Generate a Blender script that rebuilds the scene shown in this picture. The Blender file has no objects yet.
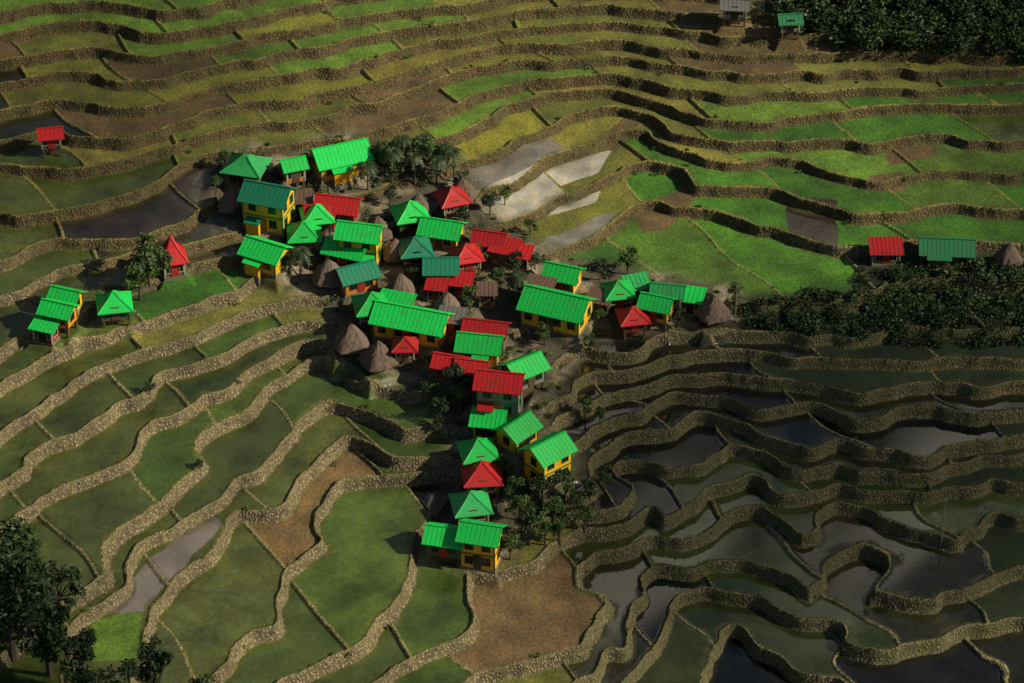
import bpy, math, random
import numpy as np
from mathutils import Vector
random.seed(7); RS=np.random.RandomState(11)
scene=bpy.context.scene
COL=scene.collection
# ------------------------------------------------------------ camera
E=math.radians(35); D=350.0; FP=3116.0
CP=np.array([0,-D*math.cos(E),D*math.sin(E)])
FW=np.array([0,math.cos(E),-math.sin(E)]); UPV=np.array([0,math.sin(E),math.cos(E)]); RT=np.array([1.,0,0])
cd=bpy.data.cameras.new("camera"); cam=bpy.data.objects.new("camera",cd); COL.objects.link(cam)
cam.location=CP; cam.rotation_euler=(math.pi/2-E,0,0); cd.sensor_width=36; cd.lens=36*FP/1024; cd.clip_start=1; cd.clip_end=6000
scene.camera=cam
scene.view_settings.view_transform='Standard'; scene.view_settings.look='None'; scene.view_settings.exposure=0
def ray(u,v): return FW+(u-512)/FP*RT+(341.5-v)/FP*UPV
def at_z(u,v,z):
    r=ray(u,v); t=(z-CP[2])/r[2]; p=CP+t*r; return p[0],p[1]
# ------------------------------------------------------------ noise
def make_noise(seed):
    tab=np.random.RandomState(seed).rand(256,256)
    def f(x,y):
        xi=np.floor(x).astype(int); yi=np.floor(y).astype(int); fx=x-xi; fy=y-yi
        fx=fx*fx*(3-2*fx); fy=fy*fy*(3-2*fy)
        a=tab[xi%256,yi%256]; b=tab[(xi+1)%256,yi%256]; c=tab[xi%256,(yi+1)%256]; d=tab[(xi+1)%256,(yi+1)%256]
        return (a*(1-fx)+b*fx)*(1-fy)+(c*(1-fx)+d*fx)*fy-0.5
    return f
N1,N2,N3,N4=[make_noise(s) for s in (1,2,3,4)]
def sstep(a,b,x):
    t=np.clip((x-a)/(b-a),0,1); return t*t*(3-2*t)
# ------------------------------------------------------------ terrace contour survey: wall-top lines by level
SU,SD=0.98,1.2
def zl(k): return np.where(np.asarray(k)>0,SU*np.asarray(k,float),SD*np.asarray(k,float))
C={
13:[(-160,40),(-60,30),(0,15),(90,3),(170,12),(260,-5),(400,-40),(600,-50),(1184,-40)],
12:[(-160,66),(-60,52),(0,38),(80,24),(160,34),(250,20),(340,4),(430,-14),(560,-26),(700,-26),(1184,-20)],
11:[(-160,90),(-60,74),(0,60),(80,46),(150,58),(240,42),(330,26),(420,10),(520,-4),(620,-8),(700,-6),(1184,-3)],
10:[(-160,112),(-60,98),(0,85),(70,70),(140,84),(230,64),(310,52),(390,34),(460,22),(560,10),(640,9),(720,16),(820,18),(1184,14)],
9:[(-160,140),(-60,124),(0,110),(60,98),(130,110),(220,88),(300,76),(380,55),(450,42),(540,28),(640,27),(740,36),(850,38),(1184,34)],
8:[(-160,172),(-60,155),(0,140),(50,128),(120,140),(200,114),(280,100),(330,94),(400,75),(450,60),(520,46),(600,43),(700,52),(800,57),(1184,52)],
7:[(-160,200),(-60,182),(0,168),(60,172),(110,165),(180,138),(260,122),(330,118),(400,98),(440,80),(500,65),(580,60),(660,64),(720,74),(800,74),(900,70),(1184,68)],
6:[(-160,245),(-60,222),(0,212),(25,218),(60,212),(110,200),(150,187),(185,165),(215,150),(300,143),(370,140),(430,115),(490,92),(550,80),(600,76),(650,84),(720,96),(800,92),(900,88),(1184,84)],
5:[(-160,300),(-60,272),(0,260),(40,238),(80,236),(130,240),(170,230),(205,214),(235,180),(300,170),(380,165),(440,140),(500,112),(560,94),(610,92),(650,102),(720,122),(790,120),(860,108),(940,104),(1184,108)],
4:[(-160,345),(-60,320),(0,300),(50,274),(100,262),(140,250),(190,248),(235,230),(260,200),(330,196),(420,180),(470,160),(530,135),(575,116),(620,110),(655,120),(690,136),(760,145),(830,140),(880,148),(950,140),(1184,150)],
3:[(-160,392),(-60,375),(0,350),(60,322),(120,297),(160,276),(210,262),(250,256),(285,232),(360,222),(440,208),(480,190),(550,160),(600,140),(645,132),(675,145),(720,165),(790,160),(830,172),(880,180),(960,172),(1184,190)],
2:[(-160,440),(-60,420),(0,388),(60,354),(110,333),(150,320),(200,300),(245,282),(275,268),(330,258),(420,240),(500,222),(580,192),(640,164),(680,168),(700,186),(760,190),(800,200),(850,215),(900,212),(960,206),(1184,225)],
1:[(-160,500),(-60,470),(0,440),(50,402),(100,372),(150,352),(200,330),(250,308),(285,298),(350,292),(430,280),(530,262),(600,230),(650,200),(690,205),(730,210),(780,238),(840,250),(900,246),(1000,244),(1184,262)],
0:[(-160,570),(-60,530),(0,490),(30,468),(60,442),(110,412),(150,403),(168,380),(220,352),(290,325),(330,322),(400,330),(470,335),(540,322),(620,300),(690,292),(740,300),(850,300),(940,280),(1184,290)],
-1:[(-160,640),(-60,575),(0,535),(40,500),(90,480),(132,460),(150,432),(190,420),(210,392),(250,372),(285,350),(330,338),(360,358),(430,368),(530,385),(565,360),(610,345),(690,330),(760,330),(850,335),(1184,320)],
-2:[(-60,690),(20,640),(90,590),(120,545),(165,505),(195,470),(202,440),(245,412),(282,385),(300,362),(338,350),(350,375),(385,384),(440,398),(540,408),(570,385),(620,365),(700,350),(800,358),(920,362),(1184,350)],
-3:[(40,760),(60,690),(72,640),(100,600),(130,560),(165,535),(212,512),(240,480),(270,468),(290,430),(330,400),(348,396),(375,412),(410,428),(450,425),(550,432),(580,402),(640,385),(700,372),(740,380),(800,384),(900,388),(1184,376)],
-4:[(90,760),(130,690),(143,640),(152,600),(190,565),(225,530),(240,512),(280,512),(308,485),(335,435),(362,435),(385,457),(440,458),(480,462),(545,472),(592,440),(620,420),(650,410),(680,392),(720,398),(760,412),(800,404),(900,414),(1184,402)],
-5:[(150,770),(205,690),(240,645),(282,625),(290,572),(325,545),(318,522),(345,482),(390,474),(450,474),(490,496),(560,492),(600,465),(640,437),(680,432),(712,412),(740,422),(760,440),(850,436),(920,446),(1184,430)],
-6:[(230,760),(262,690),(340,657),(388,620),(412,560),(438,505),(458,490),(480,520),(560,518),(608,492),(640,468),(700,470),(725,445),(760,462),(830,460),(900,470),(960,462),(1184,458)],
-7:[(320,760),(348,695),(400,665),(450,638),(470,602),(462,570),(500,578),(560,545),(600,520),(640,498),(660,512),(700,495),(740,482),(770,500),(840,485),(900,500),(960,490),(1184,490)],
-8:[(420,760),(465,680),(540,657),(590,640),(604,605),(575,585),(600,556),(640,530),(690,535),(740,510),(775,520),(800,545),(820,540),(835,505),(880,515),(920,545),(980,530),(1050,515),(1184,525)],
-9:[(520,760),(560,690),(610,655),(625,600),(640,560),(690,565),(740,545),(770,570),(810,585),(828,560),(860,550),(885,565),(880,600),(900,615),(960,590),(1020,560),(1184,570)],
-10:[(600,760),(632,680),(660,620),(700,590),(740,600),(780,615),(820,610),(850,625),(850,655),(900,660),(950,640),(1020,610),(1184,620)],
-11:[(680,770),(690,680),(715,635),(770,645),(800,675),(840,690),(900,720),(1000,690),(1184,680)],
-12:[(720,800),(740,700),(780,720),(800,780)],
}
for k,v0 in ((15,-85),(18,-150)): C[k]=[(u,v0-8*math.sin(u/130.)) for u in range(-200,1250,50)]
def catmull(P,n=10):
    P=[P[0]]+list(P)+[P[-1]]; out=[]
    for i in range(1,len(P)-2):
        p0,p1,p2,p3=[np.array(q,float) for q in P[i-1:i+3]]
        for j in range(n):
            t=j/n; out.append(0.5*((2*p1)+(-p0+p2)*t+(2*p0-5*p1+4*p2-p3)*t*t+(-p0+3*p1-3*p2+p3)*t**3))
    out.append(np.array(P[-1],float)); return out
X0,X1,Y0,Y1=-78.,78.,-62.,94.
lines={}
for k,P in C.items():
    lines[k]=np.array([at_z(p[0],p[1],float(zl(k))) for p in catmull(P)])
def bil(A,gx,gy):
    gx=np.clip(gx,0,A.shape[0]-1.001); gy=np.clip(gy,0,A.shape[1]-1.001)
    xi=gx.astype(int); yi=gy.astype(int); fx=gx-xi; fy=gy-yi
    return (A[xi,yi]*(1-fx)+A[xi+1,yi]*fx)*(1-fy)+(A[xi,yi+1]*(1-fx)+A[xi+1,yi+1]*fx)*fy
def solve(h,prev,its):
    nx=int(round((X1-X0)/h))+1; ny=int(round((Y1-Y0)/h))+1
    acc=np.zeros((nx,ny)); cnt=np.zeros((nx,ny))
    for k,L in lines.items():
        seg=np.linalg.norm(np.diff(L,axis=0),axis=1); s=np.concatenate([[0],np.cumsum(seg)])
        t=np.arange(0,s[-1],h*0.5); x=np.interp(t,s,L[:,0]); y=np.interp(t,s,L[:,1])
        ix=np.round((x-X0)/h).astype(int); iy=np.round((y-Y0)/h).astype(int)
        ok=(ix>=0)&(ix<nx)&(iy>=0)&(iy<ny)
        np.add.at(acc,(ix[ok],iy[ok]),k); np.add.at(cnt,(ix[ok],iy[ok]),1)
    fix=cnt>0; val=acc/np.maximum(cnt,1)
    if prev is None: F=np.full((nx,ny),val[fix].mean())
    else:
        gx=np.linspace(0,prev.shape[0]-1,nx); gy=np.linspace(0,prev.shape[1]-1,ny)
        F=bil(prev,gx[:,None]+0*gy[None],gy[None]+0*gx[:,None])
    F[fix]=val[fix]
    for _ in range(its):
        P=np.pad(F,1,mode='edge'); F=0.25*(P[2:,1:-1]+P[:-2,1:-1]+P[1:-1,2:]+P[1:-1,:-2]); F[fix]=val[fix]
    return F
F=None
for h,its in ((4.,1500),(2.,800),(1.,500),(0.5,400)): F=solve(h,F,its)
def blur(A,n):
    for _ in range(n):
        P=np.pad(A,1,mode='edge'); A=(P[2:,1:-1]+P[:-2,1:-1]+2*P[1:-1,1:-1])/4
        P=np.pad(A,1,mode='edge'); A=(P[1:-1,2:]+P[1:-1,:-2]+2*P[1:-1,1:-1])/4
    return A
HF=0.5; F=blur(F,2)
# ------------------------------------------------------------ fine grid
H=0.15
xs=np.arange(X0,X1+1e-6,H); ys=np.arange(Y0,Y1+1e-6,H); NX,NY=len(xs),len(ys)
XX,YY=np.meshgrid(xs,ys,indexing='ij')
def smoothF(x,y): return bil(F,(x-X0)/HF,(y-Y0)/HF)
def hit(zfun,u,v,h=0.0):
    r=ray(u,v); t=np.arange(250,600,0.1); p=CP[None]+t[:,None]*r[None]
    z=zfun(p[:,0],p[:,1])+h; i=np.argmax(p[:,2]<z)
    return p[i,0],p[i,1]
Zs=lambda x,y:zl(smoothF(x,y)-0.5)
def pl(u,v): return hit(Zs,u,v)
def inpoly(poly,x,y):
    ins=np.zeros(x.shape,bool); n=len(poly)
    for i in range(n):
        x1,y1=poly[i]; x2,y2=poly[(i+1)%n]
        if y1==y2: continue
        c=((y1>y)!=(y2>y))&(x<(x2-x1)*(y-y1)/(y2-y1)+x1); ins^=c
    return ins
def polymask(pts,b):
    m=inpoly([pl(*p) for p in pts],XX,YY).astype(float); st=4
    ms=blur(m[::st,::st],b); return bil(ms,(XX-X0)/(H*st),(YY-Y0)/(H*st))
village=polymask([(215,165),(240,145),(300,150),(340,130),(400,150),(470,170),(490,215),(560,255),(620,265),(700,285),(735,290),(745,325),(690,330),(620,335),(570,360),(560,400),(545,420),(585,450),(575,490),(520,520),(515,560),(480,575),(430,555),(440,500),(455,440),(430,390),(360,372),(335,345),(320,300),(250,275),(235,240),(205,210)],6)
rough=polymask([(560,400),(600,350),(750,335),(1184,330),(1184,800),(560,800),(600,600)],12)
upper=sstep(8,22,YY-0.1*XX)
# domain warp for organic walls
A1=2.3+2.2*rough-0.3*upper; A2=0.9+0.3*rough
wx=A1*N1(XX/6.5,YY/6.5)+A2*N2(XX/2.4,YY/2.4); wy=A1*N3(XX/6.5,YY/6.5)+A2*N4(XX/2.4,YY/2.4)
FF=smoothF(XX+wx,YY+wy)
g=np.hypot(*np.gradient(blur(FF,3),H)); g=np.maximum(blur(g,5),0.035)
k=np.round(FF); d=(FF-k)/g
d=d+0.10*N2(XX*1.4,YY*1.4)
lev=np.where(d>0,k,k-1)
w=0.30
ramp=np.clip((d+w)/w,0,1)
rw=0.30+0.30*N3(XX/3,YY/3)-0.08*rough
rim=sstep(rw+.12,rw-.1,d)*(d>0)
# cross bunds
pp=XX+0.6*YY+3*N4(XX/9,YY/9)+3.0*rough*N1(XX/4,YY/4)
h1=np.abs(np.sin(lev*12.9898)*43758.5453)%1; h2=np.abs(np.sin(lev*78.233)*12345.678)%1
Sp=(12+14*h1)
q=pp/Sp+h2; cell=np.floor(q); fr=np.abs(q-np.round(q))*Sp/1.17
cid=(lev*200+cell).astype(int)
hh=np.abs(np.sin(cid*3.77)*9871.23)%1
dzc=(hh-0.5)*0.42
cross=sstep(0.30,0.10,fr)*(1-village)
open_=np.where((d>0.3)|(d<-w),1,0)
Z=zl(k-1)+(zl(k)-zl(k-1))*ramp + (0.2+.16*N1(XX*1.1,YY*1.1))*rim + 0.16*cross*(1-rim)*(ramp*(d>0)+(d<-w))
Z+= dzc*sstep(0.0,0.4,fr)*(1-rim)*(1-village)*open_
Z=Z*(1-0.45*village)+zl(FF-0.5)*0.45*village
Z+=0.05*N2(XX*1.3,YY*1.3)*village
face=sstep(-w-.22,-w-.05,d)*sstep(.14,0.0,d)*(1-0.35*village)
rimA=np.maximum(rim,cross*0.75)*(1-0.5*village)
def hz_arr(x,y): return bil(Z,(np.asarray(x,float)-X0)/H,(np.asarray(y,float)-Y0)/H)
# paddies: colour per field
KEY={'bg':((0.040,0.130,0.008),0.0),'gg':((0.085,0.160,0.016),0.05),'yg':((0.19,0.18,0.022),0.0),'ol':((0.140,0.135,0.022),0.05),
'dg':((0.056,0.074,0.018),0.6),'mg':((0.056,0.092,0.018),0.55),'br':((0.12,0.078,0.032),0.1),'mb':((0.034,0.026,0.020),0.85),'wt':((0.46,0.43,0.36),1.0),  # wt, wb: pale base paints in the sky sheen on flooded plots
'wb':((0.20,0.185,0.155),1.0),'dk':((0.010,0.010,0.010),1.0),'gw':((0.034,0.046,0.014),0.85),'dd':((0.022,0.022,0.012),0.75),'pu':((0.13,0.105,0.10),0.95),'dr':((0.016,0.027,0.008),0.0)}
SMP=[(20,30,'br'),(70,15,'gg'),(60,90,'br'),(20,120,'dd'),(120,100,'ol'),(90,50,'ol'),(170,50,'br'),(230,30,'gg'),(290,15,'yg'),(200,75,'yg'),(270,90,'yg'),(330,60,'gg'),(380,20,'gg'),(430,30,'ol'),
(420,95,'br'),(250,110,'ol'),(150,130,'ol'),(180,120,'br'),(100,150,'ol'),(40,180,'dg'),(130,195,'mb'),(190,230,'mb'),(60,235,'mb'),(30,270,'dg'),(100,280,'dg'),(30,330,'dg'),(140,270,'dg'),(200,275,'bg'),(150,305,'bg'),(90,345,'mg'),(40,375,'dg'),(170,210,'mb'),(30,245,'dg'),(60,185,'dg'),
(360,75,'yg'),(340,110,'ol'),(480,60,'ol'),(470,110,'gg'),(520,90,'gg'),(560,60,'br'),(530,100,'yg'),(600,50,'ol'),(640,20,'ol'),(520,20,'ol'),(570,30,'ol'),(700,70,'ol'),(780,60,'br'),(860,65,'ol'),(950,70,'ol'),(700,40,'br'),(450,125,'gg'),(590,85,'ol'),
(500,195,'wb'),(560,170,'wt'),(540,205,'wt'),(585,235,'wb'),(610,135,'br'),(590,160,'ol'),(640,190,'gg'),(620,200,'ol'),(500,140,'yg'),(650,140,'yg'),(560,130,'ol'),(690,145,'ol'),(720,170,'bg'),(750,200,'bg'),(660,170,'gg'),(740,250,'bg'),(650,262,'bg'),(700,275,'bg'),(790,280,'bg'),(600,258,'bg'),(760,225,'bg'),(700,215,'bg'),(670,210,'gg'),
(820,215,'bg'),(800,190,'bg'),(850,190,'bg'),(860,235,'bg'),(930,225,'bg'),(1000,230,'bg'),(1000,200,'bg'),(940,190,'gg'),(780,120,'bg'),(850,150,'gg'),(900,150,'ol'),(940,150,'ol'),(1000,160,'gg'),(900,110,'bg'),(1000,110,'bg'),(830,115,'gg'),(885,185,'bg'),(800,165,'bg'),(820,170,'bg'),(860,172,'bg'),(990,130,'dg'),(730,110,'gg'),(680,115,'ol'),(760,150,'gg'),(820,158,'gg'),
(900,20,'dr'),(1000,30,'dr'),(840,10,'dr'),(900,270,'dr'),(1000,290,'dr'),(800,305,'dr'),(860,310,'dr'),
(290,305,'ol'),(230,330,'mg'),(170,360,'dg'),(80,400,'dg'),(280,370,'gw'),(220,400,'mg'),(100,440,'dg'),(40,450,'dg'),(300,400,'mg'),(30,510,'dg'),(100,510,'dg'),(180,450,'mg'),(240,440,'mg'),(310,450,'dg'),(290,480,'br'),(350,425,'dg'),(80,560,'dg'),(60,600,'dg'),
(240,570,'dg'),(210,600,'ol'),(270,580,'dg'),(230,620,'dg'),(160,570,'dg'),(190,545,'dg'),(200,500,'dg'),(140,510,'dg'),(110,635,'dg'),(190,640,'dg'),(260,540,'dg'),(400,390,'dg'),(410,430,'mg'),(390,500,'mg'),(360,560,'mg'),(330,600,'mg'),(300,640,'dg'),(430,600,'mg'),(420,640,'mg'),(440,590,'mg'),(250,675,'dg'),(450,620,'mg'),(520,600,'ol'),(540,580,'ol'),(500,640,'ol'),(530,620,'ol'),(580,590,'br'),
(560,400,'dk'),(640,400,'dk'),(700,440,'dk'),(660,440,'dk'),(620,490,'dk'),(720,400,'dd'),(780,440,'dk'),(740,460,'dk'),(850,400,'dd'),(950,400,'dd'),(900,370,'dr'),(1000,380,'dr'),(800,350,'dd'),(850,460,'dd'),(950,450,'dr'),(700,350,'dk'),(730,352,'dk'),
(640,590,'dk'),(690,530,'gw'),(720,510,'gw'),(700,580,'dk'),(760,560,'dk'),(800,580,'dk'),(820,480,'gw'),(870,530,'gw'),(900,560,'mb'),(860,580,'dk'),(940,570,'dd'),(960,520,'dg'),(1000,480,'dr'),(760,620,'dk'),(720,650,'dk'),(800,640,'gw'),(660,650,'gw'),(900,640,'dd'),(980,640,'dd'),(620,650,'dd'),(850,670,'dk'),(1000,570,'dr'),(740,590,'gw'),(670,560,'gw'),(820,425,'dk'),(880,440,'dk'),(640,420,'dk'),(600,420,'dk'),(680,460,'dk'),(600,490,'dk'),(700,480,'gw')]
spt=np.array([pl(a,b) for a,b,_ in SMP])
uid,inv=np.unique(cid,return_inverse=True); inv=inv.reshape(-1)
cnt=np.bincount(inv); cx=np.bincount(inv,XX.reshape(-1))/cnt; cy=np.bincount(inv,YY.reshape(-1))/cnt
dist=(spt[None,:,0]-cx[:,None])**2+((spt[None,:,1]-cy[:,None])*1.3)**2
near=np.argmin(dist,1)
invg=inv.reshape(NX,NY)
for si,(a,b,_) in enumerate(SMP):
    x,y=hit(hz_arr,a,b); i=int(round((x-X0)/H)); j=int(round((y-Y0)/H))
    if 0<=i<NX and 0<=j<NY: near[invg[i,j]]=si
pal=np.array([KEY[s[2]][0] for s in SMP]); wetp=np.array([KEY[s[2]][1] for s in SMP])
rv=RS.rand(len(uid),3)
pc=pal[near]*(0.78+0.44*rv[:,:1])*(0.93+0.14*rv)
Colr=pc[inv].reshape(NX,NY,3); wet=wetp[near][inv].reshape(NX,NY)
# individually flooded, ploughed or seeded plots; pale flooded ones have sky reflection painted in
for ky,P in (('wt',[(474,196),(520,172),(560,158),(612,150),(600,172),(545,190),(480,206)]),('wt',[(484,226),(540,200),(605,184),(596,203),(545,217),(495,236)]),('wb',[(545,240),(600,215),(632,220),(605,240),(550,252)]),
    ('mb',[(787,203),(836,201),(838,252),(786,246)]),('br',[(635,210),(690,178),(700,192),(665,232),(640,230)]),('br',[(600,140),(630,108),(642,122),(615,152)]),('pu',[(105,614),(150,558),(212,512),(224,525),(182,567),(142,614)]),
    ('gg',[(82,660),(92,612),(140,612),(138,662)]),('br',[(868,176),(905,172),(905,190),(868,192)]),('br',[(885,150),(935,142),(938,156),(890,166)])):
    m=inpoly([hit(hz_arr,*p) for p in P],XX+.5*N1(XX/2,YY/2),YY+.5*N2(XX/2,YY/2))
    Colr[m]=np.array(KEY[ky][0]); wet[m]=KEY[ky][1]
# grassy strips on the margins of the fields, where soil dries next to the walls
mg_=sstep(1.1,0.2,np.abs(d)+0.9*N2(XX/1.7,YY/1.7))[...,None]*(0.5+0.3*N3(XX/5,YY/5))[...,None]
mg_=mg_*(1-0.35*rough[...,None])
Colr=Colr*(1-mg_)+np.array([0.085,0.088,0.02])*mg_*(0.55+.45*(1-rough[...,None])); wet=wet*(1-0.8*mg_[...,0])
vg=np.clip(village*1.3,0,1)[...,None]
vc=np.array([0.085,0.075,0.045])+np.array([0.14,0.115,0.085])*sstep(0.0,.3,N1(XX/2.2,YY/2.2)+.4*N2(XX,YY))[...,None]
Colr=Colr*(1-vg)+vc*vg; wet=wet*(1-vg[...,0])
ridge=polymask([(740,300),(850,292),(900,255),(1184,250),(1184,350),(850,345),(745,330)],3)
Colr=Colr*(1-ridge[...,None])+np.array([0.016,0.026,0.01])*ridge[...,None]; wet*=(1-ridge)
moss=np.clip(0.22+0.45*rough+ridge+0.25*upper,0,1); moss=blur(moss[::4,::4],8); moss=bil(moss,(XX-X0)/(H*4),(YY-Y0)/(H*4))
# ------------------------------------------------------------ materials
def newmat(n):
    m=bpy.data.materials.new(n); m.use_nodes=True; nt=m.node_tree; return m,nt,nt.nodes['Principled BSDF']
def nd(nt,t,ins=None,**kw):
    n=nt.nodes.new(t)
    for a,b in kw.items(): setattr(n,a,b)
    if ins:
        for a,b in ins.items():
            if isinstance(b,bpy.types.NodeSocket): nt.links.new(b,n.inputs[a])
            else: n.inputs[a].default_value=b
    return n
def mixc(nt,f,a,b,bt='MIX'):
    n=nt.nodes.new('ShaderNodeMix'); n.data_type='RGBA'; n.blend_type=bt
    for i,s in ((0,f),(6,a),(7,b)):
        if isinstance(s,bpy.types.NodeSocket): nt.links.new(s,n.inputs[i])
        else: n.inputs[i].default_value=s if i==0 else (s if len(s)==4 else (*s,1))
    return n.outputs[2]
def mr(nt,v,a,b,c,e):
    n=nd(nt,'ShaderNodeMapRange',{0:v,1:a,2:b,3:c,4:e}); return n.outputs[0]
def mth(nt,op,a,b=0.0):
    n=nd(nt,'ShaderNodeMath',{0:a,1:b},operation=op); return n.outputs[0]
def grey(nt,v): return nd(nt,'ShaderNodeCombineColor',{0:v,1:v,2:v}).outputs[0]
def noise(nt,vec,s,de=4,r=0.55): return nd(nt,'ShaderNodeTexNoise',{'Vector':vec,'Scale':s,'Detail':de,'Roughness':r}).outputs[0]
def terrain_mat():
    m,nt,b=newmat("terrace_ground")
    pos=nd(nt,'ShaderNodeNewGeometry').outputs['Position']
    at=lambda n,o:nd(nt,'ShaderNodeAttribute',attribute_name=n).outputs[o]
    col=at('Col','Color'); faceA=at('face','Fac'); rimA_=at('rim','Fac'); wetA=at('wet','Fac'); mossA=at('moss','Fac'); upA=at('upper','Fac')
    nA=noise(nt,pos,0.22,3); nB=noise(nt,pos,2.6,3,0.7); nC=noise(nt,pos,0.9,3,0.65)
    p=mixc(nt,1.0,col,grey(nt,mr(nt,nA,0.3,0.7,0.55,1.45)),'MULTIPLY')
    p=mixc(nt,mr(nt,wetA,0.3,1.0,1.0,0.25),p,mixc(nt,1.0,p,grey(nt,mr(nt,nB,0.3,0.7,0.60,1.40)),'MULTIPLY'))
    p=mixc(nt,mr(nt,nC,0.5,0.7,0,0.5),p,mixc(nt,1.0,p,(1.7,1.3,0.8,1),'MULTIPLY'))
    vo=nd(nt,'ShaderNodeTexVoronoi',{'Vector':pos,'Scale':3.2}); dot=mr(nt,vo.outputs['Distance'],0.18,0.36,1,0)
    bw=nd(nt,'ShaderNodeRGBToBW',{0:col}).outputs[0]
    dmask=mth(nt,'MULTIPLY',dot,mr(nt,nC,0.42,0.55,0,0.6)); dmask=mth(nt,'MULTIPLY',dmask,mr(nt,wetA,0.2,0.6,0.35,1))
    dmask=mth(nt,'MULTIPLY',dmask,mr(nt,bw,0.015,0.05,0.2,0.6)); dmask=mth(nt,'MULTIPLY',dmask,mr(nt,bw,0.15,0.25,1.0,0.12))
    p=mixc(nt,dmask,p,(0.10,0.135,0.025,1))
    sc=vo.outputs['Distance']
    sep=nd(nt,'ShaderNodeSeparateColor',{0:vo.outputs['Color']}).outputs[0]
    st=mixc(nt,sep,(0.24,0.18,0.10,1),(0.46,0.35,0.20,1))
    st=mixc(nt,1.0,st,grey(nt,mr(nt,sc,0.25,0.55,1.1,0.35)),'MULTIPLY')
    st=mixc(nt,1.0,st,grey(nt,mr(nt,nC,0.3,0.7,0.5,1.35)),'MULTIPLY')
    st=mixc(nt,1.0,st,grey(nt,mr(nt,nA,0.3,0.7,0.65,1.25)),'MULTIPLY')
    st=mixc(nt,upA,st,mixc(nt,1.0,st,(0.60,0.45,0.33,1),'MULTIPLY'))  # upper wall faces darker brown, shade painted into the stone
    clampm=lambda x:nd(nt,'ShaderNodeClamp',{0:x}).outputs[0]
    ms=mth(nt,'MULTIPLY',clampm(mth(nt,'ADD',mossA,mr(nt,nC,0.35,0.65,-0.5,0.5))),0.88)
    mc=mixc(nt,mr(nt,nB,0.3,0.7,0,1),(0.022,0.028,0.008,1),(0.11,0.115,0.026,1))
    st=mixc(nt,ms,st,mc)
    rc=mixc(nt,mr(nt,nB,0.35,0.65,0,1),(0.10,0.095,0.028,1),(0.37,0.28,0.14,1))
    rc=mixc(nt,mth(nt,'MULTIPLY',upA,0.8),rc,mixc(nt,mr(nt,nC,0.35,0.65,0,1),(0.12,0.13,0.022,1),(0.38,0.27,0.06,1)))  # upper rims golden, lit edges painted into the colour
    rc=mixc(nt,mth(nt,'MULTIPLY',mr(nt,nA,0.35,0.6,1,0),0.6),rc,(0.085,0.105,0.02,1))
    rf=mr(nt,mth(nt,'ADD',rimA_,mr(nt,nB,0.3,0.7,-0.35,0.35)),0.38,0.62,0,1)
    ff=mr(nt,mth(nt,'ADD',faceA,mr(nt,nB,0.3,0.7,-0.3,0.3)),0.38,0.62,0,1)
    fin=mixc(nt,ff,mixc(nt,rf,p,rc),st); nt.links.new(fin,b.inputs['Base Color'])
    wf=mth(nt,'MAXIMUM',rf,ff)
    dry=mth(nt,'MULTIPLY',wetA,mth(nt,'SUBTRACT',1.0,wf)); dry=mth(nt,'MULTIPLY',dry,mth(nt,'SUBTRACT',1.0,dmask))
    dry=mth(nt,'MULTIPLY',dry,mr(nt,nC,0.35,0.5,1.0,0.9))
    nt.links.new(mr(nt,dry,0.15,0.65,0.9,0.04),b.inputs['Roughness'])
    hgt=mth(nt,'ADD',mth(nt,'MULTIPLY',mr(nt,vo.outputs['Distance'],0.1,0.5,1,0),wf),mth(nt,'MULTIPLY',nB,0.8))
    bm=nd(nt,'ShaderNodeBump',{'Height':hgt,'Distance':0.14,'Strength':mr(nt,dry,0.1,0.6,0.9,0.006)}); nt.links.new(bm.outputs[0],b.inputs['Normal'])
    return m
def paint(n,c,dirt=0.35,rough=0.5,c2=(0.09,0.06,0.03),sc=0.8):
    m,nt,b=newmat(n); pos=nd(nt,'ShaderNodeNewGeometry').outputs['Position']
    a=noise(nt,pos,sc,5,0.65); f=noise(nt,pos,6,3)
    oi=nd(nt,'ShaderNodeObjectInfo').outputs['Random']
    x=mixc(nt,1.0,(*c,1),grey(nt,mr(nt,oi,0,1,0.74,1.14)),'MULTIPLY')
    x=mixc(nt,1.0,x,grey(nt,mr(nt,f,0.3,0.7,0.82,1.12)),'MULTIPLY')
    x=mixc(nt,mr(nt,a,0.5,0.75,0,dirt),x,(*c2,1)); nt.links.new(x,b.inputs['Base Color']); b.inputs['Roughness'].default_value=rough
    bm=nd(nt,'ShaderNodeBump',{'Height':f,'Distance':0.03,'Strength':0.4}); nt.links.new(bm.outputs[0],b.inputs['Normal'])
    return m
def leafmat(n,c1,c2):
    m,nt,b=newmat(n); pos=nd(nt,'ShaderNodeNewGeometry').outputs['Position']
    x=mixc(nt,mr(nt,noise(nt,pos,1.1,3,0.7),0.3,0.7,0,1),(*c1,1),(*c2,1)); nt.links.new(x,b.inputs['Base Color']); b.inputs['Roughness'].default_value=0.6
    return m
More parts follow.
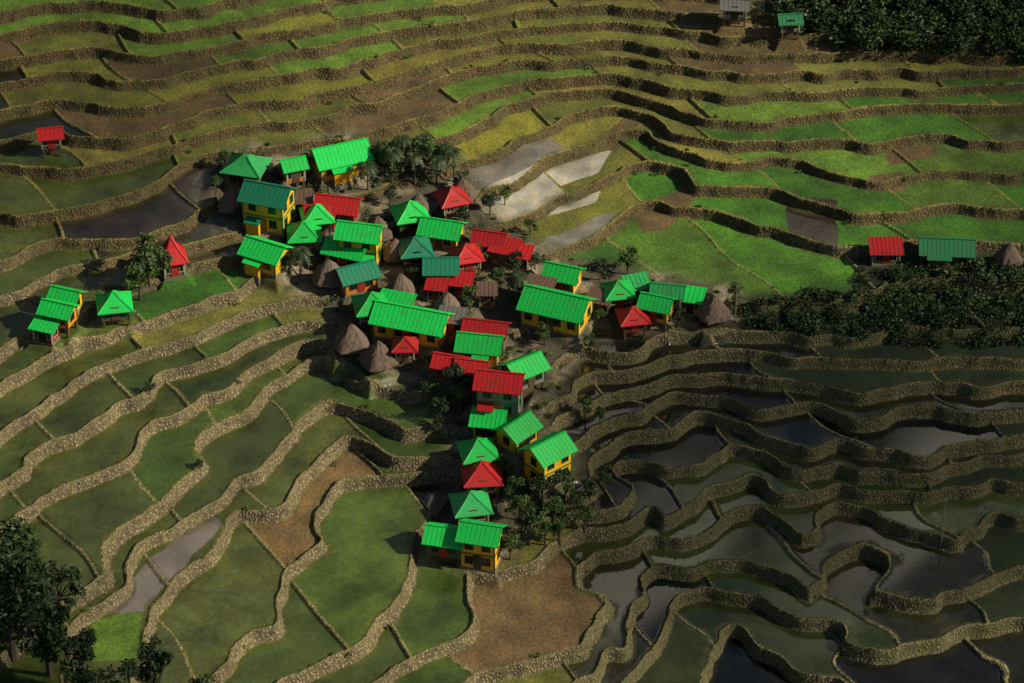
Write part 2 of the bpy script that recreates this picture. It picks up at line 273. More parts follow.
M={'ground':terrain_mat(),
'green':paint("green_roof_paint",(0.010,0.58,0.085),0.35),'green2':paint("faded_green_roof_paint",(0.03,0.42,0.11),0.4),
'teal':paint("teal_roof_paint",(0.008,0.19,0.10),0.35),'dgreen':paint("dark_green_roof_paint",(0.02,0.17,0.06),0.5),
'red':paint("red_roof_paint",(0.50,0.014,0.016),0.4),'rust':paint("rusty_roof",(0.16,0.09,0.06),0.6),'grey':paint("grey_metal_roof",(0.16,0.15,0.14),0.5),
'yellow':paint("yellow_wall_paint",(0.78,0.44,0.015),0.35),'orange':paint("orange_wall_paint",(0.60,0.24,0.02),0.4),'wood':paint("weathered_wood",(0.13,0.08,0.045),0.4),
'redw':paint("red_wall_paint",(0.35,0.03,0.02),0.4),'concrete':paint("concrete_wall",(0.26,0.23,0.19),0.4),'dark':paint("dark_window",(0.012,0.012,0.014),0.0,0.2),'trim':paint("trim_green",(0.02,0.16,0.07),0.3),
'white':paint("pale_trim",(0.45,0.40,0.30),0.3),'stone':paint("foundation_stone",(0.20,0.17,0.13),0.7,0.9,(0.07,0.06,0.04),2.5),'trunk':paint("bark",(0.09,0.065,0.045),0.4,0.9),
'thatch':paint("thatch",(0.17,0.12,0.09),0.7,1.0,(0.06,0.042,0.032),2.0),
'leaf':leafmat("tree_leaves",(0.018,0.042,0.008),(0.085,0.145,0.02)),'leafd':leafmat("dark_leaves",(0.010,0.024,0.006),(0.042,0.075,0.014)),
'grass':leafmat("grass_blades",(0.05,0.09,0.012),(0.17,0.19,0.035))}
# ------------------------------------------------------------ mesh helpers
def fast_mesh(name,V,Q,mat):
    V=np.asarray(V,np.float32); Q=np.asarray(Q,np.int32); me=bpy.data.meshes.new(name)
    me.vertices.add(len(V)); me.vertices.foreach_set('co',V.ravel()); me.loops.add(Q.size); me.polygons.add(len(Q))
    me.polygons.foreach_set('loop_start',np.arange(0,Q.size,Q.shape[1],dtype=np.int32)); me.loops.foreach_set('vertex_index',Q.ravel())
    me.update(calc_edges=True); me.materials.append(mat); return me
def obj(name,me,parent=None,loc=None):
    o=bpy.data.objects.new(name,me); COL.objects.link(o)
    if parent: o.parent=parent
    if loc is not None: o.location=loc
    return o
class B:
    def __init__(s): s.v=[]; s.f=[]
    def add(s,v,f): o=len(s.v); s.v+=[tuple(a) for a in v]; s.f+=[tuple(i+o for i in a) for a in f]
    def box(s,x0,x1,y0,y1,z0,z1):
        s.add([(x0,y0,z0),(x1,y0,z0),(x1,y1,z0),(x0,y1,z0),(x0,y0,z1),(x1,y0,z1),(x1,y1,z1),(x0,y1,z1)],[(0,3,2,1),(4,5,6,7),(0,1,5,4),(1,2,6,5),(2,3,7,6),(3,0,4,7)])
    def make(s,name,mat,parent):
        if not s.v: return
        me=bpy.data.meshes.new(name); me.from_pydata(s.v,[],s.f); me.materials.append(mat); me.update(); return obj(name,me,parent)
def gable_roof(R,L,W,z,rise,ov):
    a=L/2+ov; b=W/2+ov; k_=rise/(W/2); ze=z-ov*k_; t=0.09
    sec=[(-b,ze),(0,z+rise),(b,ze),(b,ze-t),(0,z+rise-t),(-b,ze-t)]
    v=[(-a,y,zz+t) for y,zz in sec]+[(a,y,zz+t) for y,zz in sec]
    R.add(v,[(0,1,7,6),(1,2,8,7),(2,3,9,8),(3,4,10,9),(4,5,11,10),(5,0,6,11),(0,5,4,1),(1,4,3,2),(6,7,10,11),(7,8,9,10)])
    n=max(3,int(2*a/0.5))
    for i in range(n+1):
        x=-a+0.03+(2*a-0.1)*i/n
        for sg in (-1,1):
            R.add([(x,sg*b*0.995,ze+t+.002),(x+.05,sg*b*.995,ze+t+.002),(x+.05,0.06*sg,z+rise+t-0.06*k_),(x,0.06*sg,z+rise+t-0.06*k_),
                   (x,sg*b*0.995,ze+t+.035),(x+.05,sg*b*.995,ze+t+.035),(x+.05,.06*sg,z+rise+t+.035-0.06*k_),(x,.06*sg,z+rise+t+.035-0.06*k_)],[(4,5,6,7),(0,1,5,4),(1,2,6,5),(3,0,4,7)])
    R.box(-a-.02,a+.02,-.13,.13,z+rise+t-.05,z+rise+t+.07)
def pyr_roof(R,L,W,z,rise,ov,flare=0.0,top=0.0):
    a=L/2+ov; b=W/2+ov
    m=0.45
    rings=[(1,z-0.1),(1,z),(m-flare*0.12,z+rise*(1-m)),(0.02+top,z+rise)]
    v=[]
    for s_,zz in rings: v+=[(-a*s_,-b*s_,zz),(a*s_,-b*s_,zz),(a*s_,b*s_,zz),(-a*s_,b*s_,zz)]
    f=[(3,2,1,0),(12,13,14,15)]
    for r in range(3):
        for i in range(4): j=(i+1)%4; f.append((r*4+i,r*4+j,r*4+4+j,r*4+4+i))
    R.add(v,f)
    for i,(sx,sy) in enumerate([(-1,-1),(1,-1),(1,1),(-1,1)]):
        for r in (1,2):
            s0,z0=rings[r]; s1,z1=rings[r+1]; e=0.09
            R.add([(sx*a*s0-e*sy,sy*b*s0+e*sx,z0+.0),(sx*a*s0+e*sy,sy*b*s0-e*sx,z0+.0),(sx*a*s1+e*sy,sy*b*s1-e*sx,z1),(sx*a*s1-e*sy,sy*b*s1+e*sx,z1),
                   (sx*a*s0,sy*b*s0,z0+.1),(sx*a*s1,sy*b*s1,z1+.1)],[(0,3,5,4),(1,4,5,2),(0,4,1),(3,2,5)])
PADS=[]
def place(u,v,h): return hit(hz_arr,u,v,h)
def windows(Wn,Fr,side,L,W,z0,z1,n,wd=0.8):
    ln=L if side%2==0 else W; off=(W if side%2==0 else L)/2
    zc=z0+(z1-z0)*0.55; hh_=min(0.5,(z1-z0)*0.25)
    for i in range(n):
        c=-ln/2+ln*(i+0.5)/n
        def bx(Bd,a0,a1,o0,o1,zz0,zz1):
            if side==0: Bd.box(a0,a1,-off-o1,-off-o0,zz0,zz1)
            if side==2: Bd.box(a0,a1,off+o0,off+o1,zz0,zz1)
            if side==1: Bd.box(off+o0,off+o1,a0,a1,zz0,zz1)
            if side==3: Bd.box(-off-o1,-off-o0,a0,a1,zz0,zz1)
        h_=wd/2
        bx(Wn,c-h_,c+h_,-0.05,0.02,zc-hh_,zc+hh_)
        bx(Fr,c-h_-.08,c-h_,-0.02,0.06,zc-hh_-.08,zc+hh_+.08); bx(Fr,c+h_,c+h_+.08,-0.02,0.06,zc-hh_-.08,zc+hh_+.08)
        bx(Fr,c-h_,c+h_,-0.02,0.055,zc+hh_,zc+hh_+.08); bx(Fr,c-h_,c+h_,-0.02,0.055,zc-hh_-.08,zc-hh_); bx(Fr,c-.025,c+.025,0.021,0.05,zc-hh_,zc+hh_)
def house(kind,u,v,L,W,yaw=0,roof='green',wallc='yellow',hw=2.4,name=None,base=0.5,storeys=1,rise=None):
    if rise is None: rise={'G':W*0.30,'P':max(L,W)*0.55,'T':L*0.5,'S':W*0.2,'H':W*0.4}[kind]
    tot=hw*storeys+base
    x,y=place(u,v,tot+rise*0.4)
    c,s_=math.cos(math.radians(yaw)),math.sin(math.radians(yaw))
    sx=[(a*L/2*c-b*W/2*s_,a*L/2*s_+b*W/2*c) for a in (-1,0,1) for b in (-1,0,1)]
    hs=[float(hz_arr(x+a,y+b)) for a,b in sx]; z=0.6*np.mean(hs)+0.4*max(hs)
    PADS.append((x,y,z,max(L,W)*0.5+0.3,c,s_,L,W))
    nm=name or {'G':'gable_roof_house','P':'pyramid_roof_hut','T':'thatched_hut','S':'shed_roof_house','H':'hip_roof_house'}[kind]
    e=obj(nm,None); e.empty_display_size=0.5; e.location=(x,y,z); e.rotation_euler=(0,0,math.radians(yaw))
    Wl,R,Wn,Fr,Fd,Dr=B(),B(),B(),B(),B(),B()
    if kind=='T':
        hw_=hw*0.5; wb=L*0.52
        for a in (-1,1):
            for b in (-1,1): Fd.box(a*wb/2-.12,a*wb/2+.12,b*wb/2-.12,b*wb/2+.12,-1,1.1)
        Wl.box(-wb/2,wb/2,-wb/2,wb/2,0.9,0.9+hw_); Dr.box(-.35,.35,-wb/2-.04,-wb/2+.02,1.0,.9+hw_*.85)
        n=28; rings=[(1.0,0.95),(1.03,1.1),(0.97,1.4),(0.9,1.75),(0.8,2.15),(0.7,2.6),(0.58,3.05),(0.45,3.5),(0.32,3.9),(0.2,4.3),(0.04,4.75)]; vs=[];f=[]
        kk=(rise+0.9)/4.0
        for s1,z1 in rings:
            for i in range(n):
                a=2*math.pi*i/n; sq=1/max(abs(math.cos(a)),abs(math.sin(a)))**0.55
                r=L/2*s1*sq*(1+random.uniform(-.05,.05)); vs.append((r*math.cos(a),r*math.sin(a),0.8+(z1-0.95)*kk+random.uniform(-.07,.07)))
        for j in range(len(rings)-1):
            for i in range(n): i2=(i+1)%n; f.append((j*n+i,j*n+i2,(j+1)*n+i2,(j+1)*n+i))
        f.append(tuple(range((len(rings)-1)*n,len(rings)*n))); f.append(tuple(reversed(range(n)))); R.add(vs,f)
        Wl.make('walls',M['wood'],e); R.make('thatched_roof',M['thatch'],e); Fd.make('posts',M['trunk'],e); Dr.make('door',M['dark'],e); return e
    if base>1.0:
        nx=3 if L>5 else 2
        for i in range(nx):
            for b in (-1,1):
                px=-L/2+.15+(L-.3)*i/(nx-1); Fd.box(px-.11,px+.11,b*(W/2-.15)-.11,b*(W/2-.15)+.11,-1.5,base+.01)
        Fd.box(-L/2+.6,L/2-.6,-W/2+.8,W/2-.8,-1.5,base-.35)
    else: Fd.box(-L/2-.12,L/2+.12,-W/2-.12,W/2+.12,-2.5,base)
    zt=base+hw*storeys
    if kind=='S':
        v_=[(-L/2,-W/2,base),(L/2,-W/2,base),(L/2,W/2,base),(-L/2,W/2,base),(-L/2,-W/2,zt),(L/2,-W/2,zt),(L/2,W/2,zt+rise),(-L/2,W/2,zt+rise)]
        Wl.add(v_,[(0,3,2,1),(4,5,6,7),(0,1,5,4),(1,2,6,5),(2,3,7,6),(3,0,4,7)])
        a=L/2+.45; b=W/2+.45; k_=rise/W; z0=zt-.45*k_+.02; z1=zt+rise+.45*k_+.02
        R.add([(-a,-b,z0),(a,-b,z0),(a,b,z1),(-a,b,z1),(-a,-b,z0+.09),(a,-b,z0+.09),(a,b,z1+.09),(-a,b,z1+.09)],[(0,3,2,1),(4,5,6,7),(0,1,5,4),(1,2,6,5),(2,3,7,6),(3,0,4,7)])
        n=int(2*a/.5)
        for i in range(n+1):
            xx=-a+.02+(2*a-.1)*i/n
            R.add([(xx,-b,z0+.092),(xx+.05,-b,z0+.092),(xx+.05,b,z1+.092),(xx,b,z1+.092),(xx,-b,z0+.13),(xx+.05,-b,z0+.13),(xx+.05,b,z1+.13),(xx,b,z1+.13)],[(4,5,6,7),(0,1,5,4),(1,2,6,5),(3,0,4,7)])
    elif kind=='G':
        v_=[(-L/2,-W/2,base),(L/2,-W/2,base),(L/2,W/2,base),(-L/2,W/2,base),(-L/2,-W/2,zt),(L/2,-W/2,zt),(L/2,W/2,zt),(-L/2,W/2,zt),(-L/2,0,zt+rise),(L/2,0,zt+rise)]
        Wl.add(v_,[(0,3,2,1),(0,1,5,4),(1,2,6,9,5),(2,3,7,6),(3,0,4,8,7)])
        gable_roof(R,L,W,zt,rise,0.5)
        if 4.2<L<6.5:
            s=random.choice((-1,1)); l2=L*random.uniform(.3,.45); x0=s*(L/2-l2/2)*random.uniform(.3,1)
            Wl.box(x0-l2/2,x0+l2/2,-W/2-.9,-W/2-.01,base-.2,base+1.4)
            R.add([(x0-l2/2-.2,-W/2-1.2,base+1.4),(x0+l2/2+.2,-W/2-1.2,base+1.4),(x0+l2/2+.2,-W/2+.05,base+1.7),(x0-l2/2-.2,-W/2+.05,base+1.7),
                   (x0-l2/2-.2,-W/2-1.2,base+1.47),(x0+l2/2+.2,-W/2-1.2,base+1.47),(x0+l2/2+.2,-W/2+.05,base+1.77),(x0-l2/2-.2,-W/2+.05,base+1.77)],[(0,3,2,1),(4,5,6,7),(0,1,5,4),(1,2,6,5),(2,3,7,6),(3,0,4,7)])
            Fd.box(x0-l2/2-.05,x0+l2/2+.05,-W/2-.95,-W/2-.125,-2.0,base-.2)
    else:
        Wl.box(-L/2,L/2,-W/2,W/2,base,zt-.02); pyr_roof(R,L,W,zt,rise,0.5,flare=0.6 if kind=='P' else 0,top=0.12 if kind=='H' else 0)
    for st in range(storeys):
        z0=base+hw*st; z1=z0+hw
        nl=max(2,int(L/1.7)); nw=max(1,int(W/1.9))
        for sd,n in ((0,nl),(1,nw),(2,nl),(3,nw)):
            windows(Wn,Fr,sd,L,W,z0,z1,n)
        if st>0:
            Fr.box(-L/2-.07,L/2+.07,-W/2-.07,W/2+.07,z0-.07,z0+.07)
    for a in (-1,1):
        for b in (-1,1): Fr.box(a*L/2-.07,a*L/2+.07,b*W/2-.07,b*W/2+.07,base+.01,zt-.1)
    Dr.box(-.42,.42,-W/2-.075,-W/2+.02,base+.02,base+1.75)
    for bb,n_,m_ in ((Wl,'walls',wallc),(R,'roof',roof),(Wn,'windows','dark'),(Fr,'window_frames',random.choice(['trim','wood','white'])),(Dr,'door',random.choice(['wood','redw','dark']))): bb.make(n_,M[m_],e)
    Fd.make('foundation' if base<=1 else 'posts',M['stone'] if base<=1 else M['wood'],e)
    return e
HS=[('G',340,153,6.0,4.0,22,'green','yellow'),('H',246,165,4.0,3.6,-15,'green2','wood'),('G',293,162,2.2,2.0,20,'green','orange'),
('G',268,193,4.9,3.9,-18,'teal','yellow',2.0,2),('G',266,248,4.3,3.3,-28,'green','yellow'),('G',338,201,4.4,3.0,-12,'red','redw',1.9,1),('G',318,208,2.4,2.2,10,'red','wood'),
('P',317,214,2.8,2.8,10,'green','wood'),('P',304,229,3.0,3.0,5,'green','wood'),('G',360,231,4.4,3.2,-12,'green','yellow',1.9,2),('G',347,248,4.2,2.9,-20,'green','orange',1.9),
('P',410,209,3.1,3.1,15,'green','wood'),('P',452,196,2.8,2.8,20,'red','wood'),('G',442,228,4.2,3.2,-15,'green','yellow',1.9),('P',415,244,2.9,2.9,10,'teal','wood'),
('G',441,265,3.3,2.9,0,'teal','wood'),('G',356,269,3.9,2.9,25,'teal','orange',1.9,1),('G',490,236,3.1,2.5,-15,'red','wood',1.8),('S',505,247,2.6,2.0,-20,'red','orange',1.7),('S',521,251,1.8,1.6,-15,'red','wood',1.6),('P',466,250,2.7,2.7,15,'red','redw'),
('G',563,270,3.4,2.8,-20,'green','yellow',2.0),('G',557,299,6.9,4.5,-22,'green','yellow',2.3),('P',618,290,2.6,2.6,10,'green','wood'),('S',637,284,2.2,1.8,15,'green2','yellow',1.7),('G',657,300,3.0,2.5,-20,'green','yellow',1.9),('G',668,288,3.1,2.1,-10,'green2','wood',1.8),('S',692,296,2.0,1.8,-15,'green','yellow',1.7),
('P',633,313,2.5,2.5,10,'red','redw'),('T',714,300,3.7,3.7,20),('P',372,300,3.2,3.2,10,'green','wood'),('G',412,313,7.8,4.0,-18,'green','yellow',2.1,1),('S',395,303,3.3,2.4,-18,'green','yellow',1.9),('P',405,342,2.0,2.0,0,'red','orange'),
('T',351,331,3.9,3.9,10),('T',378,344,3.9,3.9,30),('G',486,328,4.3,2.4,-12,'red','wood',1.8),('G',480,340,4.3,3.2,-10,'green','yellow',2.0),('G',524,362,3.7,2.9,35,'green','concrete',2.0),
('G',451,361,3.1,2.3,-15,'red','redw',1.8),('G',472,368,2.9,2.1,-12,'red','wood',1.8),('G',500,377,4.5,3.3,-10,'red','concrete',1.9,2),
('S',488,422,3.1,2.1,-8,'green','yellow',1.9),('G',517,428,3.5,2.9,48,'green','yellow',2.0),('G',548,448,4.0,3.3,40,'green','yellow',1.9,2),('P',478,450,3.1,3.1,12,'green','yellow'),('P',482,468,3.3,3.3,5,'red','wood'),
('P',471,503,3.2,3.2,10,'green2','wood'),('G',446,532,3.5,2.9,-12,'green','wood',2.0),('G',481,530,3.7,3.1,-14,'green','yellow',1.9,2),
('G',66,292,2.7,2.1,-20,'green','yellow',1.8),('G',59,311,3.1,2.3,-20,'green','orange',1.8),('S',46,329,2.2,1.8,-20,'green','redw',1.7),('P',114,299,3.0,3.0,10,'green','wood'),
('G',50,131,2.2,1.8,10,'red','wood',1.7),('S',886,247,3.1,2.1,0,'red','wood',1.5),('G',947,243,5.6,3.0,-4,'dgreen','wood',1.8,1),('T',1010,244,3.1,3.1,10),
('G',735,7,2.8,1.9,-5,'grey','concrete',1.6),('G',790,16,2.2,1.7,5,'dgreen','concrete',1.5),
('T',232,190,3.4,3.4,0),('T',284,186,3.2,3.2,10),('T',377,218,3.4,3.4,15),('T',328,262,3.7,3.7,5),('T',400,278,3.4,3.4,5),('T',462,180,3.4,3.4,0),('T',418,198,3.2,3.2,5),('T',447,294,3.3,3.3,10),('T',532,350,3.0,3.0,10),('T',395,240,3.0,3.0,10),
('S',487,290,1.6,1.4,0,'rust','orange',1.6),('S',437,285,1.8,1.5,-10,'red','redw',1.6),('S',540,285,2.6,1.8,-20,'rust','wood',1.8),('S',452,316,2.4,1.8,-10,'grey','wood',1.6),('S',600,300,2.2,1.6,-20,'rust','wood',1.6),('S',460,280,2.2,1.6,-10,'red','wood',1.6),('S',300,198,2.2,1.6,0,'rust','orange',1.6)]
for t in HS:
    kind,u,v,L,W,yaw=t[:6]; roof=t[6] if len(t)>6 else 'thatch'; wc=t[7] if len(t)>7 else 'wood'; hw=t[8] if len(t)>8 else 2.1; st=t[9] if len(t)>9 else 1
    base=1.2 if (kind=='P' or (kind=='G' and st==1 and random.random()<.25 and L<4.2)) else 0.3
    if kind=='P': hw=min(hw,1.3); base=1.0001
    house(kind,u,v,L,W,yaw,roof,wc,hw,None,base,st)
e=house('P',172,252,2.3,2.3,15,'red','wood',1.9,'chapel',0.4,1,rise=2.9)
for x,y,z,r,c,s_,L,W in PADS:
    i0,i1=np.searchsorted(xs,[x-r-2,x+r+2]); j0,j1=np.searchsorted(ys,[y-r-2,y+r+2])
    a=XX[i0:i1,j0:j1]-x; b=YY[i0:i1,j0:j1]-y; lx=np.abs(a*c+b*s_)-L/2-.2; ly=np.abs(-a*s_+b*c)-W/2-.2
    m=1-sstep(0,0.9,np.maximum(np.maximum(lx,ly),0)); Z[i0:i1,j0:j1]=Z[i0:i1,j0:j1]*(1-m)+z*m
# ------------------------------------------------------------ terrain sheet (extends to the distance)
og=np.cumsum(1.0*1.17**np.arange(30))
fx=np.concatenate([X0-og[::-1],xs,X1+og]); fy=np.concatenate([Y0-og[::-1],ys,Y1+og])
ix=np.clip(np.arange(len(fx))-30,0,NX-1); iy=np.clip(np.arange(len(fy))-30,0,NY-1)
GX,GY=np.meshgrid(fx,fy,indexing='ij'); II=np.ix_(ix,iy)
ZF=Z[II].copy(); ox=np.maximum(np.abs(GX)-X1,0); oyT=np.maximum(GY-Y1,0); oyB=np.maximum(Y0-GY,0)
ZF+=0.35*ox+0.5*oyT-0.35*np.minimum(oyB,60)+ (ox+oyT)*0.25*N1(GX/60,GY/60)
outer=np.clip((ox+oyT+oyB)/2,0,1)
def fl(A): return A[II]*(1-outer)
nv=GX.size; idx=np.arange(nv).reshape(GX.shape)
Q=np.stack([idx[:-1,:-1],idx[1:,:-1],idx[1:,1:],idx[:-1,1:]],-1).reshape(-1,4)
me=fast_mesh("terraced_hillside",np.stack([GX,GY,ZF],-1).reshape(-1,3),Q,M['ground'])
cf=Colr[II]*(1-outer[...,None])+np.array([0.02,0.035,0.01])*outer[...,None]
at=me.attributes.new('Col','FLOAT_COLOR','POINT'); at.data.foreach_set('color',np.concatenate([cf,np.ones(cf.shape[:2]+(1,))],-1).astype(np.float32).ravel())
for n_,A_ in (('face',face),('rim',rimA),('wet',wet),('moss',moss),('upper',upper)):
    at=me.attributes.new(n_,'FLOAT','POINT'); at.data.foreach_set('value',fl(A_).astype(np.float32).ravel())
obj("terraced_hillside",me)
# ------------------------------------------------------------ foliage
def leaves(cent,rad,n,size,flatz=0.8,seed=None):
    cent=np.asarray(cent,float); m=len(cent)*n
    dr=RS.normal(size=(m,3)); dr/=np.linalg.norm(dr,axis=1)[:,None]; rr=RS.rand(m)**0.45
    rad=np.repeat(np.broadcast_to(rad,(len(cent),)),n)
    p=np.repeat(cent,n,0)+dr*(rr*rad)[:,None]*np.array([1,1,flatz])
    a=RS.normal(size=(m,3)); a[:,2]*=0.5; a/=np.linalg.norm(a,axis=1)[:,None]
    b=np.cross(a,RS.normal(size=(m,3))); b/=np.linalg.norm(b,axis=1)[:,None]
    s=(size*(0.6+0.8*RS.rand(m)))[:,None]
    V=np.stack([p-a*s,p-b*s*.45,p+a*s,p+b*s*.45],1).reshape(-1,3); return V
def quads(V): return np.arange(len(V)).reshape(-1,4)
def tube(Bd,p0,p1,r0,r1,n=6):
    p0=Vector(p0);p1=Vector(p1);dv=(p1-p0).normalized(); a=dv.orthogonal().normalized(); b=dv.cross(a); v=[]
    for p,r in((p0,r0),(p1,r1)):
        for i in range(n): t=2*math.pi*i/n; v.append(p+a*r*math.cos(t)+b*r*math.sin(t))
    Bd.add(v,[(i,(i+1)%n,n+(i+1)%n,n+i) for i in range(n)]+[tuple(range(n,2*n))])
TV=[]
for vi in range(5):
    T=B(); tube(T,(0,0,-.5),(.1,.05,1.8),.2,.14); cs=[];rs=[]
    for i in range(10):
        a=random.uniform(0,6.28); r=random.uniform(.4,1.7); z=random.uniform(2.1,4.5); r*=1.1 if z<3.6 else .6
        q=(r*math.cos(a),r*math.sin(a),z); tube(T,(.1,.05,random.uniform(1.3,1.8)),q,.08,.025,5); cs.append(q); rs.append(random.uniform(.5,.95))
    V=np.concatenate([leaves([c_],r_,115,.19) for c_,r_ in zip(cs,rs)])
    lm=fast_mesh("crown",V,quads(V),M['leaf']); ld=lm.copy(); ld.materials[0]=M['leafd']
    tm=bpy.data.meshes.new("trunk"); tm.from_pydata(T.v,[],T.f); tm.materials.append(M['trunk']); TV.append((tm,lm,ld))
def clear(x,y,m=.2): return all(abs((x-p[0])*p[4]+(y-p[1])*p[5])>p[6]/2+m or abs(-(x-p[0])*p[5]+(y-p[1])*p[4])>p[7]/2+m for p in PADS)
def tree(u,v,s,dark=False,h=0.0,name='broadleaf_tree'):
    x,y=place(u,v,h)
    if not clear(x,y,.5): return
    z=float(hz_arr(x,y)); tm,lm,ld=random.choice(TV)
    e=obj(name,None); e.location=(x,y,z); e.scale=(s,s,s*random.uniform(.9,1.15)); e.rotation_euler=(0,0,random.uniform(0,6.28))
    obj('trunk',tm,e); obj('crown',ld if dark else lm,e)
for u,v,s in [(395,178,1.1),(378,172,.8),(425,178,1.0),(462,190,.6),(150,285,1.3),(140,300,1.0),(160,270,.9),(530,545,.9),(555,525,.8),(510,560,.8),(575,515,.7),(628,275,.8),(600,280,.6),(455,395,.9),(460,415,.8),(448,410,.7),(505,480,.6),(585,420,.6),(600,425,.5),(470,310,.7),(430,300,.5),(300,240,.5),(290,275,.6),(345,180,.7),(540,330,.6),(680,330,.5),(510,310,.5),(150,395,.4),(385,290,.5),(200,470,.35),(860,300,.8),(250,215,.5),(370,260,.5),(480,300,.5),(520,520,.7),(545,545,.8),(490,215,.6),(530,235,.5),(225,215,.6),(320,290,.6),(590,350,.4),(500,400,.6),(440,435,.5),(560,545,.7),(585,530,.7),(410,165,.8),(440,172,.8),(365,165,.6),(480,265,.6),(515,275,.7),(500,290,.6),(535,270,.5),(465,225,.5),(390,205,.6),(395,225,.6),(300,255,.6),(275,215,.6),(320,240,.5),(385,250,.6),(450,300,.6),(545,345,.6),(560,470,.6),(530,480,.7),(515,500,.7),(600,325,.5),(570,335,.5),(240,225,.5),(700,320,.6),(735,305,.7),(430,400,.6),(440,420,.7),(470,400,.6),(540,500,.7),(565,500,.8),(590,500,.6),(605,490,.5),(345,290,.6),(310,285,.6),(340,355,.4),(520,320,.5),(650,330,.5),(620,330,.4),(225,170,.6),(215,190,.5),(305,170,.5),(505,205,.5),(415,285,.6),(430,250,.5)]: tree(u,v,s*0.92,random.random()<.45)
for u,v,s in [(15,660,2.3),(50,675,2.0),(-10,620,2.3),(40,640,1.8),(80,700,1.6),(160,705,1.4),(200,712,1.0),(330,710,.6),(15,590,1.5),(62,612,1.2),(35,575,1.0),(120,715,1.4)]: tree(u,v,s,True)
def palm(u,v,hg):
    x,y=place(u,v,0); e=obj('areca_palm',None); e.location=(x,y,float(hz_arr(x,y))); e.rotation_euler=(0,0,random.uniform(0,6))
    T=B(); tube(T,(0,0,-.5),(.15,.1,hg*.5),.13,.1); tube(T,(.15,.1,hg*.5),(.2,.05,hg),.1,.08); T.make('trunk',M['trunk'],e); Fb=B()
    for i in range(13):
        a=i*2.4; el=random.uniform(.3,1.1); ln=random.uniform(1.4,1.9)
        dx,dy=math.cos(a),math.sin(a); pts=[]
        for j in range(8):
            t=j/7; pts.append(Vector((.2+dx*ln*t*math.cos(el*.6),.05+dy*ln*t*math.cos(el*.6),hg+ln*(math.sin(el)*t-1.1*t*t))))
        for j in range(1,8):
            for sg in(-1,1):
                b_=pts[j]; l_=.6*(1-.5*j/8); t_=b_+Vector((-dy*sg*l_+dx*.2,dx*sg*l_+dy*.2,-.18)); bk=pts[j-1]+(pts[j]-pts[j-1])*.1
                Fb.add([bk,b_,t_],[(0,1,2)])
    Fb.make('fronds',M['leafd'],e)
for u,v,hg in [(385,178,4.2),(402,176,5),(424,172,4.8),(446,176,4),(415,185,4.2),(436,185,3.6),(146,285,5),(162,280,4),(392,185,4.6),(410,170,4),(455,182,4.2),(520,300,3.5),(300,275,3.5),(368,190,3.6),(138,290,4)]: palm(u,v,hg)
def mass(name,pts,mat,rlo,rhi,n,size,up=0.5):
    cs=[];rs=[]
    for x,y in pts:
        r=random.uniform(rlo,rhi); cs.append((x,y,float(hz_arr(x,y))+r*up)); rs.append(r)
    V=leaves(cs,np.array(rs),n,size); return obj(name,fast_mesh(name,V,quads(V),M[mat]))
def poly_pts(poly,n):
    P=[pl(*p) for p in poly]; ax=[p[0] for p in P]; ay=[p[1] for p in P]; out=[]
    while len(out)<n:
        x=random.uniform(min(ax),max(ax)); y=random.uniform(min(ay),max(ay))
        if inpoly(P,np.array([x]),np.array([y]))[0]: out.append((x,y))
    return out
fo=[(765,20),(800,42),(870,56),(1100,66),(1100,-60),(830,-60)]
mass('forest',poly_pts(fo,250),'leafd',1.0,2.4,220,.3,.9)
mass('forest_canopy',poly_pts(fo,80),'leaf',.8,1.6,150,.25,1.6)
mass('shrub_thicket',poly_pts([(745,305),(860,300),(905,268),(1100,262),(1100,345),(860,345),(745,330)],230),'leafd',.5,1.5,130,.2,.5)
mass('bramble_thicket',poly_pts([(760,300),(880,296),(910,262),(1100,262),(1100,290),(880,320)],60),'leaf',.4,.9,100,.18,.7)
vi=np.argwhere((village>0.5)&(RS.rand(*village.shape)<0.0042))
mass('village_shrubs',[(xs[i]+.1,ys[j]+.1) for i,j in vi if clear(xs[i],ys[j])],'leaf',.2,.7,60,.14,.5)
wi=np.argwhere((np.maximum(face,rimA)>0.5)&(RS.rand(*face.shape)<0.009*(0.3+1.0*moss))&(N1(XX/5+50,YY/5)>-.2))
mass('wall_ferns',[(xs[i],ys[j]) for i,j in wi if abs(xs[i])<72 and -55<ys[j]<75],'grass',.10,.36,15,.10,.4)
wi=np.argwhere((np.abs(d)<1.0)&(RS.rand(*face.shape)<0.0006)&(N3(XX/6+20,YY/6)>.08)&(village<.3))
mass('terrace_shrubs',[(xs[i],ys[j]) for i,j in wi if abs(xs[i])<72 and -55<ys[j]<75],'leaf',.2,.55,45,.13,.5)
for u,v,hg in [(941,545,6),(735,322,5)]:
    x,y=place(u,v,0); e=obj('utility_pole',None); e.location=(x,y,float(hz_arr(x,y)))
    T=B(); tube(T,(0,0,-.5),(0,0,hg),.09,.06,8); T.make('pole',M['concrete'],e); T=B(); T.box(-.5,.5,-.04,.04,hg-.5,hg-.4); T.make('crossarm',M['wood'],e)
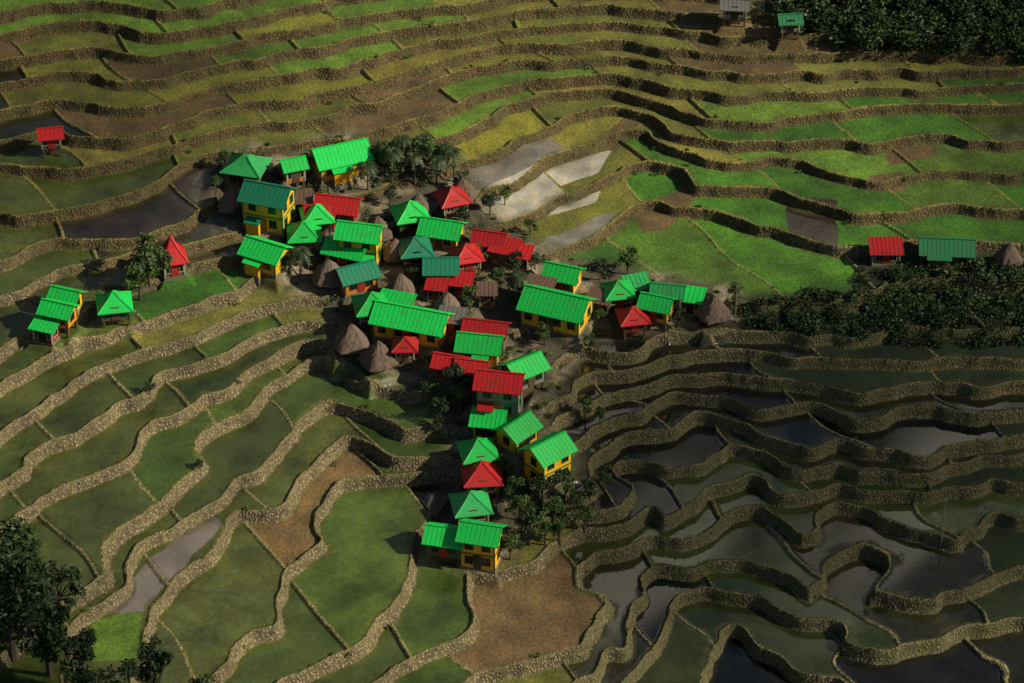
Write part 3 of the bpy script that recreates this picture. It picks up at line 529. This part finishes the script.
# ------------------------------------------------------------ light
sd=Vector((0.82,-0.18,0.54)).normalized(); el=math.asin(sd.z); az=math.atan2(sd.x,sd.y)
ld_=bpy.data.lights.new("sun",'SUN'); ld_.energy=5.0; ld_.angle=math.radians(0.5); ld_.color=(1,0.91,0.68)
so=bpy.data.objects.new("sun",ld_); COL.objects.link(so); so.rotation_euler=sd.to_track_quat('Z','Y').to_euler(); so.location=(200,-120,300)
w_=bpy.data.worlds.new("World"); scene.world=w_; w_.use_nodes=True; nt=w_.node_tree
sk=nt.nodes.new('ShaderNodeTexSky'); sk.sky_type='NISHITA'; sk.sun_disc=False; sk.sun_elevation=el; sk.sun_rotation=az
nt.links.new(sk.outputs[0],nt.nodes['Background'].inputs[0]); nt.nodes['Background'].inputs[1].default_value=0.055
def added_cloudmat(op):
    m,nt,b=newmat("added_cloud_vapour"); out=nt.nodes['Material Output']; tc=nd(nt,'ShaderNodeTexCoord').outputs['Object']
    mp=nd(nt,'ShaderNodeMapping',{'Vector':tc,'Scale':(1,1,0)}).outputs[0]
    ln=nd(nt,'ShaderNodeVectorMath',{0:mp},operation='LENGTH').outputs['Value']
    r=mth(nt,'ADD',ln,mr(nt,noise(nt,tc,2.2,3),0.3,0.7,0.25,-0.25)); f=mr(nt,r,0.55,1.0,op,0)
    tr=nd(nt,'ShaderNodeBsdfTransparent'); df=nd(nt,'ShaderNodeBsdfDiffuse',{'Color':(.85,.85,.85,1)})
    mx=nd(nt,'ShaderNodeMixShader',{0:f,1:tr.outputs[0],2:df.outputs[0]}); nt.links.new(mx.outputs[0],out.inputs[0]); return m
def added_cloud_at(loc,sc,op,rot=None):
    n=48; vs=[];f=[]
    for j in range(13):
        th=math.pi*j/12
        for i in range(n):
            ph=2*math.pi*i/n; rr=1.25*math.sin(th)+1e-3; vs.append((rr*math.cos(ph),rr*math.sin(ph),math.cos(th)*0.25*(1+.5*math.sin(3*ph)*math.sin(2*th))))
    for j in range(12):
        for i in range(n): f.append((j*n+i,(j+1)*n+i,(j+1)*n+(i+1)%n,j*n+(i+1)%n))
    me=bpy.data.meshes.new("added_cloud"); me.from_pydata(vs,[],f); me.materials.append(added_cloudmat(op)); o=obj("added_cloud",me)
    o.location=loc; o.scale=sc
    if rot: o.rotation_euler=rot
def added_cloud(u,v,rx,ry,op,alt=420):  # unseen, added in the sun's path to darken a chosen patch of ground
    x,y=pl(u,v); t=alt/sd.z; added_cloud_at((x+sd.x*t,y+sd.y*t,alt),(rx,ry,min(rx,ry)*.5),op)
added_cloud(905,490,45,34,0.5)
added_cloud(960,-10,32,24,0.4)
added_cloud(-30,60,26,40,0.22)
added_cloud(-30,710,26,20,0.42)
added_cloud(1080,180,22,22,0.3)
# unseen clouds added as bright reflectors for the flooded paddies
for cx_,cy_,cz_,r_,h_ in ((-60,1100,640,150,110),(90,1150,760,170,140),(260,1200,900,180,120),(-180,1080,900,170,110),(220,1000,600,150,90),(60,1150,930,150,120),(340,1100,750,150,120),(140,1050,640,120,90)):
    added_cloud_at((cx_,cy_,cz_),(r_,h_,90),0.97,(math.radians(75),0,0.85))
print("verts",nv,"az",math.degrees(az))
